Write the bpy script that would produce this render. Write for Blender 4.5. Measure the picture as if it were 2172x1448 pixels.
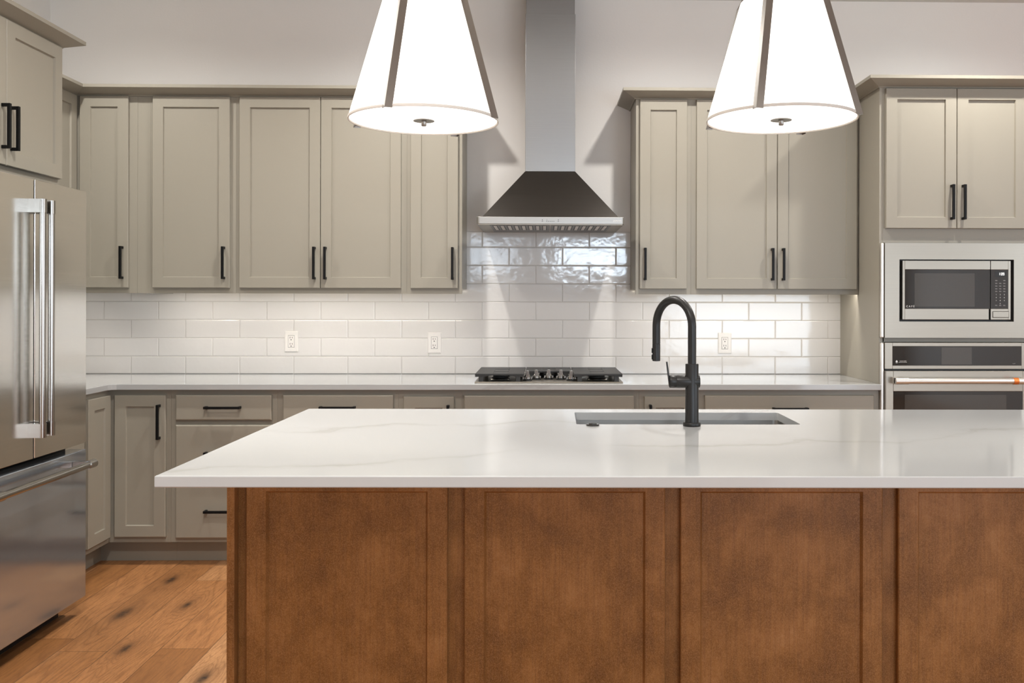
import bpy, bmesh, math, random
from mathutils import Matrix, Vector

random.seed(7)
for o in list(bpy.data.objects):
    bpy.data.objects.remove(o)
SC = bpy.context.scene
COL = SC.collection

# ------------------------------------------------------------------ camera
CAM_H = 1.336
cd = bpy.data.cameras.new('camera')
cam = bpy.data.objects.new('camera', cd)
COL.objects.link(cam)
SC.camera = cam
cd.sensor_width = 36.0
cd.lens = 1925.0 / 2172.0 * 36.0
cd.shift_x = (1086.0 - 1189.0) / 2172.0
cd.shift_y = (637.5 - 724.0) / 2172.0
cd.clip_start = 0.05
yaw, roll = 0.0186, 0.00215
fw = Vector((math.sin(yaw), math.cos(yaw), 0))
rt = Vector((math.cos(yaw), -math.sin(yaw), 0))
up = Vector((0, 0, 1))
rt2 = rt * math.cos(roll) + up * math.sin(roll)
up2 = up * math.cos(roll) - rt * math.sin(roll)
m = Matrix.Identity(4)
for i in range(3):
    m[i][0], m[i][1], m[i][2] = rt2[i], up2[i], -fw[i]
m[0][3], m[1][3], m[2][3] = 0.0, -5.227, CAM_H
cam.matrix_world = m

# ------------------------------------------------------------------ world, light, exposure
SC.view_settings.view_transform = 'Standard'
SC.view_settings.look = 'None'
SC.view_settings.gamma = 1.0
SC.view_settings.use_curve_mapping = False
SC.view_settings.exposure = 0.40
SC.cycles.use_denoising = True
SC.cycles.max_bounces = 8
SC.cycles.diffuse_bounces = 4
SC.cycles.glossy_bounces = 4
SC.cycles.sample_clamp_indirect = 6.0
SC.cycles.caustics_reflective = False
SC.cycles.caustics_refractive = False

W = bpy.data.worlds.new('world')
SC.world = W
W.use_nodes = True
W.node_tree.nodes['Background'].inputs[0].default_value = (0.85, 0.92, 1.0, 1)
W.node_tree.nodes['Background'].inputs[1].default_value = 0.3

WARM = (1.0, 0.945, 0.875)
NEUT = (1.0, 0.968, 0.92)
COOL = (0.72, 0.86, 1.0)


def area(name, loc, rot, sx, sy, power, color):
    l = bpy.data.lights.new(name, 'AREA')
    l.shape = 'RECTANGLE'
    l.size, l.size_y = sx, sy
    l.energy = power
    l.color = color
    o = bpy.data.objects.new(name, l)
    o.location = loc
    o.rotation_euler = rot
    COL.objects.link(o)
    return o


def spot(name, loc, power, color, ang=115, blend=0.8, rad=0.05):
    l = bpy.data.lights.new(name, 'SPOT')
    l.energy = power
    l.color = color
    l.spot_size = math.radians(ang)
    l.spot_blend = blend
    l.shadow_soft_size = rad
    o = bpy.data.objects.new(name, l)
    o.location = loc
    COL.objects.link(o)
    return o


CEIL = 3.075
# recessed ceiling downlights over the aisle and over the room side of the island
for x, pw in ((-2.2, 75), (-0.74, 100), (0.75, 95), (2.2, 105)):
    spot('ceiling_and_fill_spot', (x, -1.05, CEIL - 0.01), pw, NEUT, ang=160, blend=1.0, rad=0.035)
for x, y, pw in ((-0.75, -3.95, 225), (0.6, -4.3, 65), (2.2, -4.3, 95)):
    spot('ceiling_and_fill_spot', (x, y, CEIL - 0.01), pw, NEUT, ang=140)
for x, y in ((-1.4, -7.2), (0.7, -7.2), (2.8, -7.2), (4.0, -2.6), (4.0, -5.0)):  # added fill spots to brighten the rear wall and steel reflections; no known fixtures
    spot('ceiling_and_fill_spot', (x, y, CEIL - 0.01), 90, NEUT, ang=150, blend=1.0)
spot('ceiling_and_fill_spot', (-1.10, -2.30, CEIL - 0.01), 150, NEUT, ang=165, blend=1.0, rad=0.14)
# daylight through the two windows behind the camera, then added cool fill
area('window_and_fill_light', (-0.85, -9.0, 2.02), (math.radians(90), 0, 0), 0.80, 0.5, 9, COOL)
area('window_and_fill_light', (0.80, -9.0, 2.02), (math.radians(90), 0, 0), 1.20, 0.45, 32, COOL)
area('window_and_fill_light', (5.08, -4.3, 1.75), (math.radians(90), 0, math.radians(90)), 2.2, 1.3, 35, COOL)  # added cool side fill; no window is known on this wall
area('glass_door_daylight', (3.2, -9.0, 1.15), (math.radians(90), 0, 0), 2.6, 2.1, 85, COOL)  # added cool fill for tile and slab edge; no door is known here
# under-cabinet light bars
UC = []
for x0, x1 in ((-2.19, -1.68), (-1.62, -0.78), (-0.72, -0.47), (0.53, 0.78), (0.84, 1.70)):
    UC.append(area('under_cabinet_light', ((x0 + x1) / 2, -0.279, 1.3985), (0, 0, 0), x1 - x0, 0.010,
                   2.0 * (x1 - x0), WARM))
UC.append(area('under_cabinet_light', (-2.55, -0.75, 1.3985), (0, 0, 0), 0.02, 0.6, 1.5, WARM))


# ------------------------------------------------------------------ node helpers
class NT:
    def __init__(s, name):
        s.mat = bpy.data.materials.new(name)
        s.mat.use_nodes = True
        s.t = s.mat.node_tree
        s.b = s.t.nodes['Principled BSDF']
        s.out = s.t.nodes['Material Output']

    def n(s, typ, **kw):
        nd = s.t.nodes.new(typ)
        for k, v in kw.items():
            setattr(nd, k, v)
        return nd

    def link(s, a, b):
        s.t.links.new(a, b)

    def val(s, sock, v):
        if hasattr(v, 'is_linked') or isinstance(v, bpy.types.NodeSocket):
            s.link(v, sock)
        else:
            sock.default_value = v

    def math(s, op, a, b=0.0, c=0.0, clamp=False):
        nd = s.n('ShaderNodeMath', operation=op, use_clamp=clamp)
        s.val(nd.inputs[0], a)
        s.val(nd.inputs[1], b)
        if op in ('MULTIPLY_ADD', 'SMOOTH_MIN'):
            s.val(nd.inputs[2], c)
        return nd.outputs[0]

    def pos(s, obj=False):
        if obj:
            return s.n('ShaderNodeTexCoord').outputs['Object']
        return s.n('ShaderNodeNewGeometry').outputs['Position']

    def sep(s, v):
        nd = s.n('ShaderNodeSeparateXYZ')
        s.link(v, nd.inputs[0])
        return nd.outputs

    def comb(s, x, y, z):
        nd = s.n('ShaderNodeCombineXYZ')
        s.val(nd.inputs[0], x)
        s.val(nd.inputs[1], y)
        s.val(nd.inputs[2], z)
        return nd.outputs[0]

    def scale(s, v, sc):
        nd = s.n('ShaderNodeVectorMath', operation='MULTIPLY')
        s.link(v, nd.inputs[0])
        nd.inputs[1].default_value = sc
        return nd.outputs[0]

    def noise(s, v, sc, det=3.0, rough=0.5, dist=0.0, color=False):
        nd = s.n('ShaderNodeTexNoise')
        s.link(v, nd.inputs['Vector'])
        nd.inputs['Scale'].default_value = sc
        nd.inputs['Detail'].default_value = det
        nd.inputs['Roughness'].default_value = rough
        nd.inputs['Distortion'].default_value = dist
        return nd.outputs['Color' if color else 'Fac']

    def ramp(s, fac, stops):
        nd = s.n('ShaderNodeValToRGB')
        s.link(fac, nd.inputs[0])
        e = nd.color_ramp.elements
        while len(e) < len(stops):
            e.new(0.5)
        for k, (p, c) in enumerate(stops):
            e[k].position = p
            e[k].color = c if len(c) == 4 else (*c, 1)
        return nd.outputs[0]

    def mix(s, fac, a, b, mode='MIX'):
        nd = s.n('ShaderNodeMix', data_type='RGBA', blend_type=mode)
        s.val(nd.inputs[0], fac)
        for k, v in ((6, a), (7, b)):
            if isinstance(v, tuple):
                nd.inputs[k].default_value = v if len(v) == 4 else (*v, 1)
            else:
                s.link(v, nd.inputs[k])
        return nd.outputs[2]

    def bump(s, h, strength, dist=0.001):
        nd = s.n('ShaderNodeBump')
        s.link(h, nd.inputs['Height'])
        nd.inputs['Strength'].default_value = strength
        nd.inputs['Distance'].default_value = dist
        s.link(nd.outputs[0], s.b.inputs['Normal'])
        return nd

    def set(s, **kw):
        for k, v in kw.items():
            s.val(s.b.inputs[k.replace('_', ' ')], v if not (isinstance(v, tuple) and len(v) == 3) else (*v, 1))
        return s


def paint(name, col, rough=0.45, bump=0.0, bscale=300, var=0.03):
    t = NT(name)
    p = t.pos()
    nz = t.noise(p, 1.3, 2)
    c2 = tuple(x * (1 - var) for x in col)
    t.link(t.mix(nz, col, c2), t.b.inputs['Base Color'])
    t.set(Roughness=rough)
    if bump:
        t.bump(t.noise(p, bscale, 3), bump)
    return t.mat


def steel(name, col=(0.36, 0.33, 0.28), rough=0.28, axis=2, bump=0.05, aniso=0.0):
    """brushed metal; axis = direction the brushing runs along"""
    t = NT(name)
    p = t.pos()
    sc = [220.0, 220.0, 220.0]
    sc[axis] = 3.0
    v = t.scale(p, tuple(sc))
    nz = t.noise(v, 1.0, 3, 0.6)
    t.link(t.mix(nz, tuple(c * 0.93 for c in col), tuple(min(1, c * 1.05) for c in col)), t.b.inputs['Base Color'])
    r = t.math('MULTIPLY_ADD', nz, 0.10, rough - 0.05)
    t.set(Metallic=1.0, Roughness=r)
    if aniso:
        t.b.inputs['Anisotropic'].default_value = aniso
    if bump:
        t.bump(nz, bump, 0.0004)
    return t.mat


def plain(name, col, rough=0.4, metal=0.0, spec=None, coat=0.0):
    t = NT(name)
    nz = t.noise(t.pos(), 60, 2)
    t.link(t.mix(nz, col, tuple(c * 0.94 for c in col)), t.b.inputs['Base Color'])
    t.set(Roughness=rough, Metallic=metal)
    if spec is not None:
        t.b.inputs['Specular IOR Level'].default_value = spec
    if coat:
        t.b.inputs['Coat Weight'].default_value = coat
        t.b.inputs['Coat Roughness'].default_value = 0.05
    return t.mat


def emit(name, col, strength):
    t = NT(name)
    nz = t.noise(t.pos(), 40, 2)
    t.link(t.mix(nz, col, tuple(c * 0.97 for c in col)), t.b.inputs['Base Color'])
    t.set(Roughness=0.8)
    t.b.inputs['Emission Color'].default_value = (*col, 1)
    t.b.inputs['Emission Strength'].default_value = strength
    return t.mat


M = {}
M['cab'] = paint('greige_cabinet_paint', (0.305, 0.280, 0.228), 0.42, 0.05, 500)
M['wall'] = paint('wall_paint', (0.86, 0.825, 0.785), 0.6, 0.35, 90)
M['ceil'] = paint('ceiling_paint', (0.70, 0.68, 0.65), 0.8, 0.2, 90)
M['black'] = plain('black_metal', (0.004, 0.004, 0.004), 0.45, spec=0.2)
M['faucet'] = plain('matte_black_faucet', (0.011, 0.0105, 0.010), 0.36, spec=0.4)
M['iron'] = plain('cast_iron', (0.022, 0.021, 0.020), 0.5)
M['dark'] = plain('dark_gap', (0.008, 0.008, 0.008), 0.5)
M['white_plastic'] = plain('white_plastic', (0.80, 0.77, 0.73), 0.35)
M['glass_black'] = plain('black_glass', (0.010, 0.0095, 0.009), 0.08, coat=0.5)
M['glass_win'] = plain('tinted_window_glass', (0.045, 0.042, 0.038), 0.10, coat=0.5)
M['screen'] = plain('screen_glass', (0.075, 0.072, 0.068), 0.12)
M['steel'] = steel('brushed_steel_horizontal', axis=0, rough=0.36)
M['steel_v'] = steel('brushed_steel_vertical', axis=2, rough=0.26)
M['steel_f'] = steel('fridge_door_steel', (0.74, 0.71, 0.66), rough=0.17, axis=1, bump=0.0)
M['steel_d'] = steel('fridge_drawer_steel', (0.52, 0.56, 0.61), rough=0.12, axis=1, bump=0.0)
M['steel_d'].node_tree.nodes['Principled BSDF'].inputs['Metallic'].default_value = 0.88
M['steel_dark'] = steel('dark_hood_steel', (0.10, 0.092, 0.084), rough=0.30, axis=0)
M['steel_flue'] = steel('flue_steel', (0.33, 0.335, 0.335), rough=0.34, axis=0, bump=0.1)
M['trim_steel'] = plain('satin_trim_steel', (0.78, 0.75, 0.70), 0.34, 0.85)
M['sink_steel'] = steel('sink_steel', (0.52, 0.51, 0.49), rough=0.30, axis=0, bump=0.0)
M['band_steel'] = steel('band_steel', (0.38, 0.37, 0.35), rough=0.38, axis=0, bump=0.0)
M['chrome'] = plain('polished_steel', (0.44, 0.425, 0.40), 0.20, 1.0)
M['nickel'] = plain('brushed_nickel', (0.30, 0.285, 0.265), 0.30, 1.0)
M['copper'] = plain('orange_copper', (0.85, 0.25, 0.06), 0.35, 0.6)
M['mark'] = emit('lit_display_marks', (0.9, 0.9, 0.88), 0.9)
M['print'] = plain('white_print', (0.75, 0.74, 0.72), 0.5)
M['print_grey'] = plain('grey_print', (0.30, 0.29, 0.28), 0.5)
M['shade'] = emit('lit_fabric_shade', (1.0, 0.955, 0.89), 1.1)
M['diff'] = emit('lit_diffuser', (1.0, 0.97, 0.92), 1.1)
M['trim_ring'] = plain('shade_rim', (0.62, 0.58, 0.53), 0.6)


def mk_tile():
    t = NT('white_subway_tile')
    p = t.pos()
    nz = t.noise(p, 2.2, 2)
    t.link(t.mix(nz, (0.73, 0.71, 0.685), (0.67, 0.65, 0.625)), t.b.inputs['Base Color'])
    t.set(Roughness=0.09)
    t.b.inputs['Specular IOR Level'].default_value = 0.6
    h = t.math('ADD', t.math('MULTIPLY', t.noise(p, 14, 2, 0.5), 1.0), t.math('MULTIPLY', t.noise(p, 60, 2), 0.12))
    t.bump(h, 0.17, 0.006)
    return t.mat


M['tile'] = mk_tile()
M['grout'] = paint('grey_grout', (0.56, 0.53, 0.49), 0.85, 0.2, 800)


def mk_quartz(name, vein, seed, base=(0.41, 0.415, 0.41), rough=0.10):
    t = NT(name)
    p = t.pos()
    X, Y, Z = t.sep(p)[0:3]
    warp = t.math('MULTIPLY', t.math('SUBTRACT', t.noise(p, 1.6, 5, 0.55), 0.5), 1.1)
    warp2 = t.math('MULTIPLY', t.math('SUBTRACT', t.noise(p, 9.0, 4, 0.6), 0.5), 0.10)
    q = t.math('ADD', t.math('MULTIPLY', X, -0.42), t.math('MULTIPLY', t.math('ADD', Y, t.math('MULTIPLY', Z, 1.7)), 1.55))
    q = t.math('ADD', t.math('ADD', q, seed), t.math('ADD', warp, warp2))
    fr = t.math('FRACT', q)
    d1 = t.math('ABSOLUTE', t.math('SUBTRACT', fr, 0.5))
    v1 = t.ramp(d1, [(0.0, (0.8, 0.8, 0.8)), (0.018, (1, 1, 1)), (0.030, (0.35, 0.35, 0.35)), (0.10, (0, 0, 0))])
    gate = t.ramp(t.noise(p, 2.1, 3), [(0.42, (0, 0, 0)), (0.60, (1, 1, 1))])
    v1 = t.math('MULTIPLY', t.math('MULTIPLY', v1, gate), vein)
    soft = t.math('MULTIPLY', t.noise(t.scale(p, (0.6, 1.6, 1.6)), 2.0, 4), 0.16)
    c = t.mix(v1, base, (0.25, 0.235, 0.215))
    c = t.mix(soft, c, tuple(b * 0.88 for b in base))
    t.link(c, t.b.inputs['Base Color'])
    t.set(Roughness=rough)
    return t.mat


M['quartz'] = mk_quartz('veined_white_quartz', 0.42, 3.3)
M['quartz2'] = mk_quartz('veined_white_quartz_wall_run', 0.35, 9.1)


def mk_maple():
    t = NT('stained_maple')
    p = t.pos(True)
    rnd = t.n('ShaderNodeObjectInfo').outputs['Random']
    off = t.comb(t.math('MULTIPLY', rnd, 13.0), 0.0, t.math('MULTIPLY', rnd, 7.0))
    ad = t.n('ShaderNodeVectorMath', operation='ADD')
    t.link(p, ad.inputs[0])
    t.link(off, ad.inputs[1])
    q = ad.outputs[0]
    blot = t.noise(t.scale(q, (1.0, 1.0, 0.8)), 7.5, 8, 0.66, 0.25)
    col = t.ramp(blot, [(0.28, (0.110, 0.040, 0.005)), (0.47, (0.195, 0.078, 0.014)), (0.62, (0.285, 0.122, 0.032)),
                        (0.80, (0.38, 0.185, 0.070))])
    grain = t.noise(t.scale(q, (1, 1, 0.03)), 160, 3, 0.6)
    fine = t.noise(q, 420, 3, 0.7)
    c = t.mix(t.math('MULTIPLY', t.math('SUBTRACT', grain, 0.40, clamp=True), 1.3), col, (0.085, 0.028, 0.008))
    c = t.mix(t.math('MULTIPLY', t.math('SUBTRACT', fine, 0.42, clamp=True), 1.6), c, (0.46, 0.24, 0.11))
    t.link(c, t.b.inputs['Base Color'])
    t.set(Roughness=0.45)
    t.b.inputs['Specular IOR Level'].default_value = 0.28
    t.bump(grain, 0.08, 0.0005)
    return t.mat


M['maple'] = mk_maple()


def mk_floor():
    t = NT('oak_plank_floor')
    X, Y, Z = t.sep(t.pos())[0:3]
    PW = 0.19
    px = t.math('DIVIDE', t.math('ADD', X, 1.655), PW)
    pid = t.math('FLOOR', px)
    fx = t.math('SUBTRACT', px, pid)
    wn = t.n('ShaderNodeTexWhiteNoise', noise_dimensions='1D')
    t.link(pid, wn.inputs['W'])
    # staggered end joints, 1.5 m boards
    py = t.math('DIVIDE', t.math('ADD', Y, t.math('MULTIPLY', wn.outputs[0], 1.5)), 1.5)
    eid = t.math('FLOOR', py)
    fy = t.math('SUBTRACT', py, eid)
    w2 = t.n('ShaderNodeTexWhiteNoise', noise_dimensions='2D')
    t.link(t.comb(pid, eid, 0.0), w2.inputs['Vector'])
    rv = w2.outputs['Value']
    rc = t.sep(w2.outputs['Color'])
    # knots: places where the grain swirls round a dark eye
    warp = None
    eye = None
    halo = None
    for kx, ky, a in ((-1.775, -0.86, 1.0), (-1.56, -1.22, 0.7), (-1.79, -1.33, 1.25), (-1.60, -1.72, 0.8),
                      (-1.35, -1.05, 0.5), (-2.0, -1.9, 0.8), (-1.2, -2.0, 0.9)):
        dx = t.math('DIVIDE', t.math('SUBTRACT', X, kx), 0.060 * a)
        dy = t.math('DIVIDE', t.math('SUBTRACT', Y, ky), 0.17 * a)
        r2 = t.math('ADD', t.math('MULTIPLY', dx, dx), t.math('MULTIPLY', dy, dy))
        g = t.math('EXPONENT', t.math('MULTIPLY', r2, -0.6))
        sgn = t.math('MULTIPLY', g, 3.4)
        warp = sgn if warp is None else t.math('ADD', warp, sgn)
        e = t.math('EXPONENT', t.math('MULTIPLY', r2, -7.0))
        eye = e if eye is None else t.math('ADD', eye, e)
        h = t.math('MULTIPLY', g, 0.45)
        halo = h if halo is None else t.math('ADD', halo, h)
    # grain coordinates: long along Y, shifted per board
    gx = t.math('ADD', X, t.math('MULTIPLY', rv, 31.0))
    gy = t.math('MULTIPLY', t.math('ADD', Y, t.math('MULTIPLY', rc[1], 17.0)), 0.10)
    gv = t.comb(gx, gy, rv)
    big = t.noise(gv, 7.0, 3, 0.5, 0.6)
    ring = t.math('ADD', t.math('MULTIPLY', big, 9.0), warp)
    ring = t.math('FRACT', t.math('MULTIPLY', ring, 1.6))
    ring = t.math('ABSOLUTE', t.math('SUBTRACT', ring, 0.5))
    rings = t.ramp(ring, [(0.0, (1, 1, 1)), (0.10, (0.40, 0.40, 0.40)), (0.32, (0, 0, 0))])
    fine = t.noise(t.comb(gx, t.math('MULTIPLY', gy, 0.6), rv), 130, 4, 0.65)
    pore = t.noise(t.comb(gx, t.math('MULTIPLY', gy, 1.2), rv), 420, 2, 0.6)
    base = t.ramp(rv, [(0.0, (0.20, 0.080, 0.024)), (0.35, (0.34, 0.148, 0.048)), (0.7, (0.42, 0.190, 0.070)),
                       (1.0, (0.54, 0.29, 0.13))])
    c = t.mix(t.math('MULTIPLY', rings, 0.50), base, (0.155, 0.058, 0.018))
    c = t.mix(t.math('MULTIPLY', t.math('SUBTRACT', fine, 0.42, clamp=True), 2.2), c, (0.17, 0.070, 0.024))
    c = t.mix(t.math('MULTIPLY', t.math('SUBTRACT', pore, 0.52, clamp=True), 2.0), c, (0.11, 0.045, 0.016))
    sap = t.ramp(t.noise(t.comb(gx, gy, 3.3), 3.0, 2), [(0.60, (0, 0, 0)), (0.68, (1, 1, 1))])
    c = t.mix(t.math('MULTIPLY', sap, 0.55), c, (0.60, 0.38, 0.21))
    c = t.mix(t.math('MINIMUM', halo, 0.6), c, (0.15, 0.062, 0.022))
    kn = t.noise(t.comb(X, Y, 0.0), 60, 3)
    c = t.mix(t.math('MULTIPLY', t.math('MINIMUM', eye, 1.0), t.math('ADD', kn, 0.35), clamp=True), c, (0.016, 0.009, 0.005))
    ex = t.math('MINIMUM', fx, t.math('SUBTRACT', 1.0, fx))
    ey = t.math('MULTIPLY', t.math('MINIMUM', fy, t.math('SUBTRACT', 1.0, fy)), 1.5 / PW)
    edge = t.math('MINIMUM', ex, ey)
    seam = t.ramp(edge, [(0.0, (1, 1, 1)), (0.006, (0.6, 0.6, 0.6)), (0.014, (0, 0, 0))])
    c = t.mix(t.math('MULTIPLY', seam, 0.75), c, (0.05, 0.022, 0.009))
    t.link(c, t.b.inputs['Base Color'])
    t.set(Roughness=0.42)
    hb = t.math('SUBTRACT', t.math('MULTIPLY', fine, -0.3), seam)
    t.bump(hb, 0.25, 0.0015)
    return t.mat


M['floor'] = mk_floor()


# ------------------------------------------------------------------ mesh helpers
class B:
    def __init__(s):
        s.bm = bmesh.new()

    def box(s, x0, x1, y0, y1, z0, z1):
        if x0 > x1: x0, x1 = x1, x0
        if y0 > y1: y0, y1 = y1, y0
        if z0 > z1: z0, z1 = z1, z0
        vs = [s.bm.verts.new((x, y, z)) for z in (z0, z1) for x, y in ((x0, y0), (x1, y0), (x1, y1), (x0, y1))]
        for f in ((3, 2, 1, 0), (4, 5, 6, 7), (0, 1, 5, 4), (1, 2, 6, 5), (2, 3, 7, 6), (3, 0, 4, 7)):
            s.bm.faces.new([vs[i] for i in f])
        return s

    def rings(s, rings, cap0=True, cap1=True, closed=True):
        """loft a list of point rings"""
        vr = [[s.bm.verts.new(p) for p in r] for r in rings]
        n = len(rings[0])
        for a, b in zip(vr, vr[1:]):
            for i in range(n if closed else n - 1):
                j = (i + 1) % n
                s.bm.faces.new((a[i], a[j], b[j], b[i]))
        if cap0: s.bm.faces.new(list(reversed(vr[0])))
        if cap1: s.bm.faces.new(vr[-1])
        return s

    def rect_loft(s, x0, x1, z0, z1, steps, cap0=True):
        """steps: (inset, y) rectangles in the xz plane, y toward -y is the front"""
        rr = []
        for ins, y in steps:
            rr.append([(x0 + ins, y, z0 + ins), (x1 - ins, y, z0 + ins), (x1 - ins, y, z1 - ins), (x0 + ins, y, z1 - ins)])
        return s.rings(rr, cap0=cap0)

    def lathe(s, prof, cx=0, cy=0, cz=0, n=32, axis='z', cap=True):
        rr = []
        for r, h in prof:
            ring = []
            for i in range(n):
                a = 2 * math.pi * i / n
                p = (r * math.cos(a), r * math.sin(a), h)
                if axis == 'x': p = (h, r * math.cos(a), r * math.sin(a))
                if axis == 'y': p = (r * math.sin(a), h, r * math.cos(a))
                ring.append((p[0] + cx, p[1] + cy, p[2] + cz))
            rr.append(ring)
        return s.rings(rr, cap0=cap, cap1=cap)

    def tube(s, pts, r, n=20, radii=None):
        pts = [Vector(p) for p in pts]
        rr = []
        ref = None
        for k, p in enumerate(pts):
            a = pts[max(0, k - 1)]
            b = pts[min(len(pts) - 1, k + 1)]
            t = (b - a).normalized()
            if ref is None:
                ref = t.orthogonal().normalized()
            ref = (ref - t * ref.dot(t)).normalized()
            q = t.cross(ref)
            rad = radii[k] if radii else r
            rr.append([tuple(p + ref * rad * math.cos(2 * math.pi * i / n) + q * rad * math.sin(2 * math.pi * i / n))
                       for i in range(n)])
        return s.rings(rr)

    def prism(s, poly, z0, z1):
        a = [(x, y, z0) for x, y in poly]
        b = [(x, y, z1) for x, y in poly]
        return s.rings([a, b])

    def mesh(s, name, mat, smooth=False):
        bmesh.ops.recalc_face_normals(s.bm, faces=s.bm.faces)
        me = bpy.data.meshes.new(name)
        s.bm.to_mesh(me)
        s.bm.free()
        me.materials.append(mat)
        if smooth:
            for p in me.polygons:
                p.use_smooth = True
        return me


def obj(name, b, mat, parent=None, loc=None, bevel=0.0, smooth=False, segs=2, rotz=None):
    me = b.mesh(name, mat, smooth) if isinstance(b, B) else b
    o = bpy.data.objects.new(name, me)
    COL.objects.link(o)
    if parent: o.parent = parent
    if loc: o.location = loc
    if rotz is not None: o.rotation_euler[2] = rotz
    if bevel:
        md = o.modifiers.new('bevel', 'BEVEL')
        md.width = bevel
        md.segments = segs
        md.limit_method = 'ANGLE'
        md.angle_limit = math.radians(35)
    if smooth:
        md = o.modifiers.new('split', 'EDGE_SPLIT')
        md.split_angle = math.radians(38)
    return o


def tag(o, label, cat, group=None):
    o['label'] = label
    o['category'] = cat
    if group: o['group'] = group
    return o


def thing(name, label, cat, loc=(0, 0, 0), rotz=0.0, group=None):
    o = bpy.data.objects.new(name, None)
    o.empty_display_size = 0.1
    COL.objects.link(o)
    o.location = loc
    o.rotation_euler = (0, 0, rotz)
    return tag(o, label, cat, group)


def struct(name, b, mat, **kw):
    o = obj(name, b, mat, **kw)
    o['kind'] = 'structure'
    return o


def text_mesh(body, size, mat, name, extrude=0.0002, space=1.0, align='LEFT'):
    cu = bpy.data.curves.new(name, 'FONT')
    cu.body = body
    cu.size = size
    cu.extrude = extrude
    cu.space_character = space
    cu.align_x = align
    tmp = bpy.data.objects.new('tmp', cu)
    COL.objects.link(tmp)
    dg = bpy.context.evaluated_depsgraph_get()
    me = bpy.data.meshes.new_from_object(tmp.evaluated_get(dg))
    bpy.data.objects.remove(tmp)
    me.materials.clear()
    me.materials.append(mat)
    me.name = name
    return me


def text_front(body, size, mat, name, parent, x, y, z, **kw):
    """lettering that faces -y in the parent's frame"""
    o = bpy.data.objects.new(name, text_mesh(body, size, mat, name, **kw))
    COL.objects.link(o)
    o.parent = parent
    o.location = (x, y, z)
    o.rotation_euler = (math.pi / 2, 0, 0)
    return o


# ------------------------------------------------------------------ room shell
LW = -2.82          # left wall
RW = 5.2
FWY = -9.1
struct('floor', B().box(LW - 0.1, RW + 0.1, FWY - 0.1, 0.12, -0.05, 0.0), M['floor'])
struct('ceiling', B().box(LW - 0.1, RW + 0.1, FWY - 0.1, 0.12, CEIL, CEIL + 0.1), M['ceil'])
struct('wall_back', B().box(LW - 0.1, RW + 0.1, 0.008, 0.12, 0, CEIL), M['wall'])
struct('wall_left', B().box(LW - 0.1, LW, FWY, 0.008, 0, CEIL), M['wall'])
struct('wall_right', B().box(RW, RW + 0.1, FWY, 0.008, 0, CEIL), M['wall'])
struct('wall_front', B().box(LW - 0.1, RW + 0.1, FWY - 0.1, FWY, 0, CEIL), M['wall'])
# white casings of the two windows behind the camera
for k, cx, hw in ((1, -0.85, 0.475), (2, 0.80, 0.65)):
    b = B()
    b.box(cx - hw - 0.09, cx - hw, FWY, FWY + 0.11, 1.64, 2.38).box(cx + hw, cx + hw + 0.09, FWY, FWY + 0.11, 1.64, 2.38)
    b.box(cx - hw, cx + hw, FWY, FWY + 0.11, 2.29, 2.38).box(cx - hw, cx + hw, FWY, FWY + 0.11, 1.64, 1.73)
    struct('window_%d' % k, b, M['ceil'])

b = B()
b.box(RW - 0.11, RW, -5.50, -5.41, 1.0, 2.5).box(RW - 0.11, RW, -3.19, -3.10, 1.0, 2.5)
b.box(RW - 0.11, RW, -5.41, -3.19, 2.41, 2.5).box(RW - 0.11, RW, -5.41, -3.19, 1.0, 1.09)
struct('window_3', b, M['ceil'])  # unseen casing made up around the added side fill light
b = B()
b.box(1.80, 1.90, FWY, FWY + 0.11, 0.0, 2.3).box(4.50, 4.60, FWY, FWY + 0.11, 0.0, 2.3)
b.box(1.90, 4.50, FWY, FWY + 0.11, 2.2, 2.3)
struct('door_1', b, M['ceil'])  # unseen door frame made up around the added rear fill light

# ------------------------------------------------------------------ backsplash
bt = thing('tile_backsplash', 'white glossy subway tile backsplash laid in running bond on the back wall', 'backsplash')
PIT, ROW = 0.3078, 0.1048
GX0, GX1 = LW + 0.002, 1.727
tb = B()
TE = 0.0012


def one_tile(x0, x1, z0, z1):
    if x1 - x0 < 0.012 or z1 - z0 < 0.01: return
    tb.rect_loft(x0, x1, z0, z1, [(0, 0.006), (0, -0.0005), (0.0015, -0.0022), (0.004, -0.003)])


for r in range(8):
    z0 = 0.909 + r * ROW + TE
    z1 = 0.909 + (r + 1) * ROW - TE
    if r == 0: z0 = 0.9146
    if r == 7: z1 = 1.731
    joint = -1.431 if r % 2 == 0 else -1.277
    k = math.floor((GX0 - joint) / PIT)
    x = joint + k * PIT
    while x < GX1:
        a, c = max(x + TE, GX0), min(x + PIT - TE, GX1)
        if r < 4:
            one_tile(a, c, z0, z1)
        else:
            if r == 4:
                # row runs behind the wall cabinets: lower strip only, full height in the hood bay
                if c <= -0.45 or a >= 0.50:
                    one_tile(a, c, z0, min(z1, 1.415))
                else:
                    one_tile(a, c, z0, z1)
            else:
                a2, c2 = max(a, -0.452), min(c, 0.508)
                if c2 > a2: one_tile(a2, c2, z0, z1)
        x += PIT
obj('tiles', tb, M['tile'], bt)
g = B().box(GX0, GX1, -0.0004, 0.0075, 0.915, 1.44)
g.box(-0.452, 0.508, -0.0004, 0.0075, 1.44, 1.730)
obj('grout', g, M['grout'], bt)


# ------------------------------------------------------------------ cabinet parts
def door_shaker(name, parent, x0, x1, z0, z1, front, mat=None, stile=0.057, t=0.019, rec=0.009, ch=0.003):
    b = B()
    y = -front
    b.rect_loft(x0, x1, z0, z1, [(0, y + t), (0, y + 0.0025), (0.0025, y), (stile, y), (stile + ch, y + rec)])
    return obj(name, b, mat or M['cab'], parent)


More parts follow.
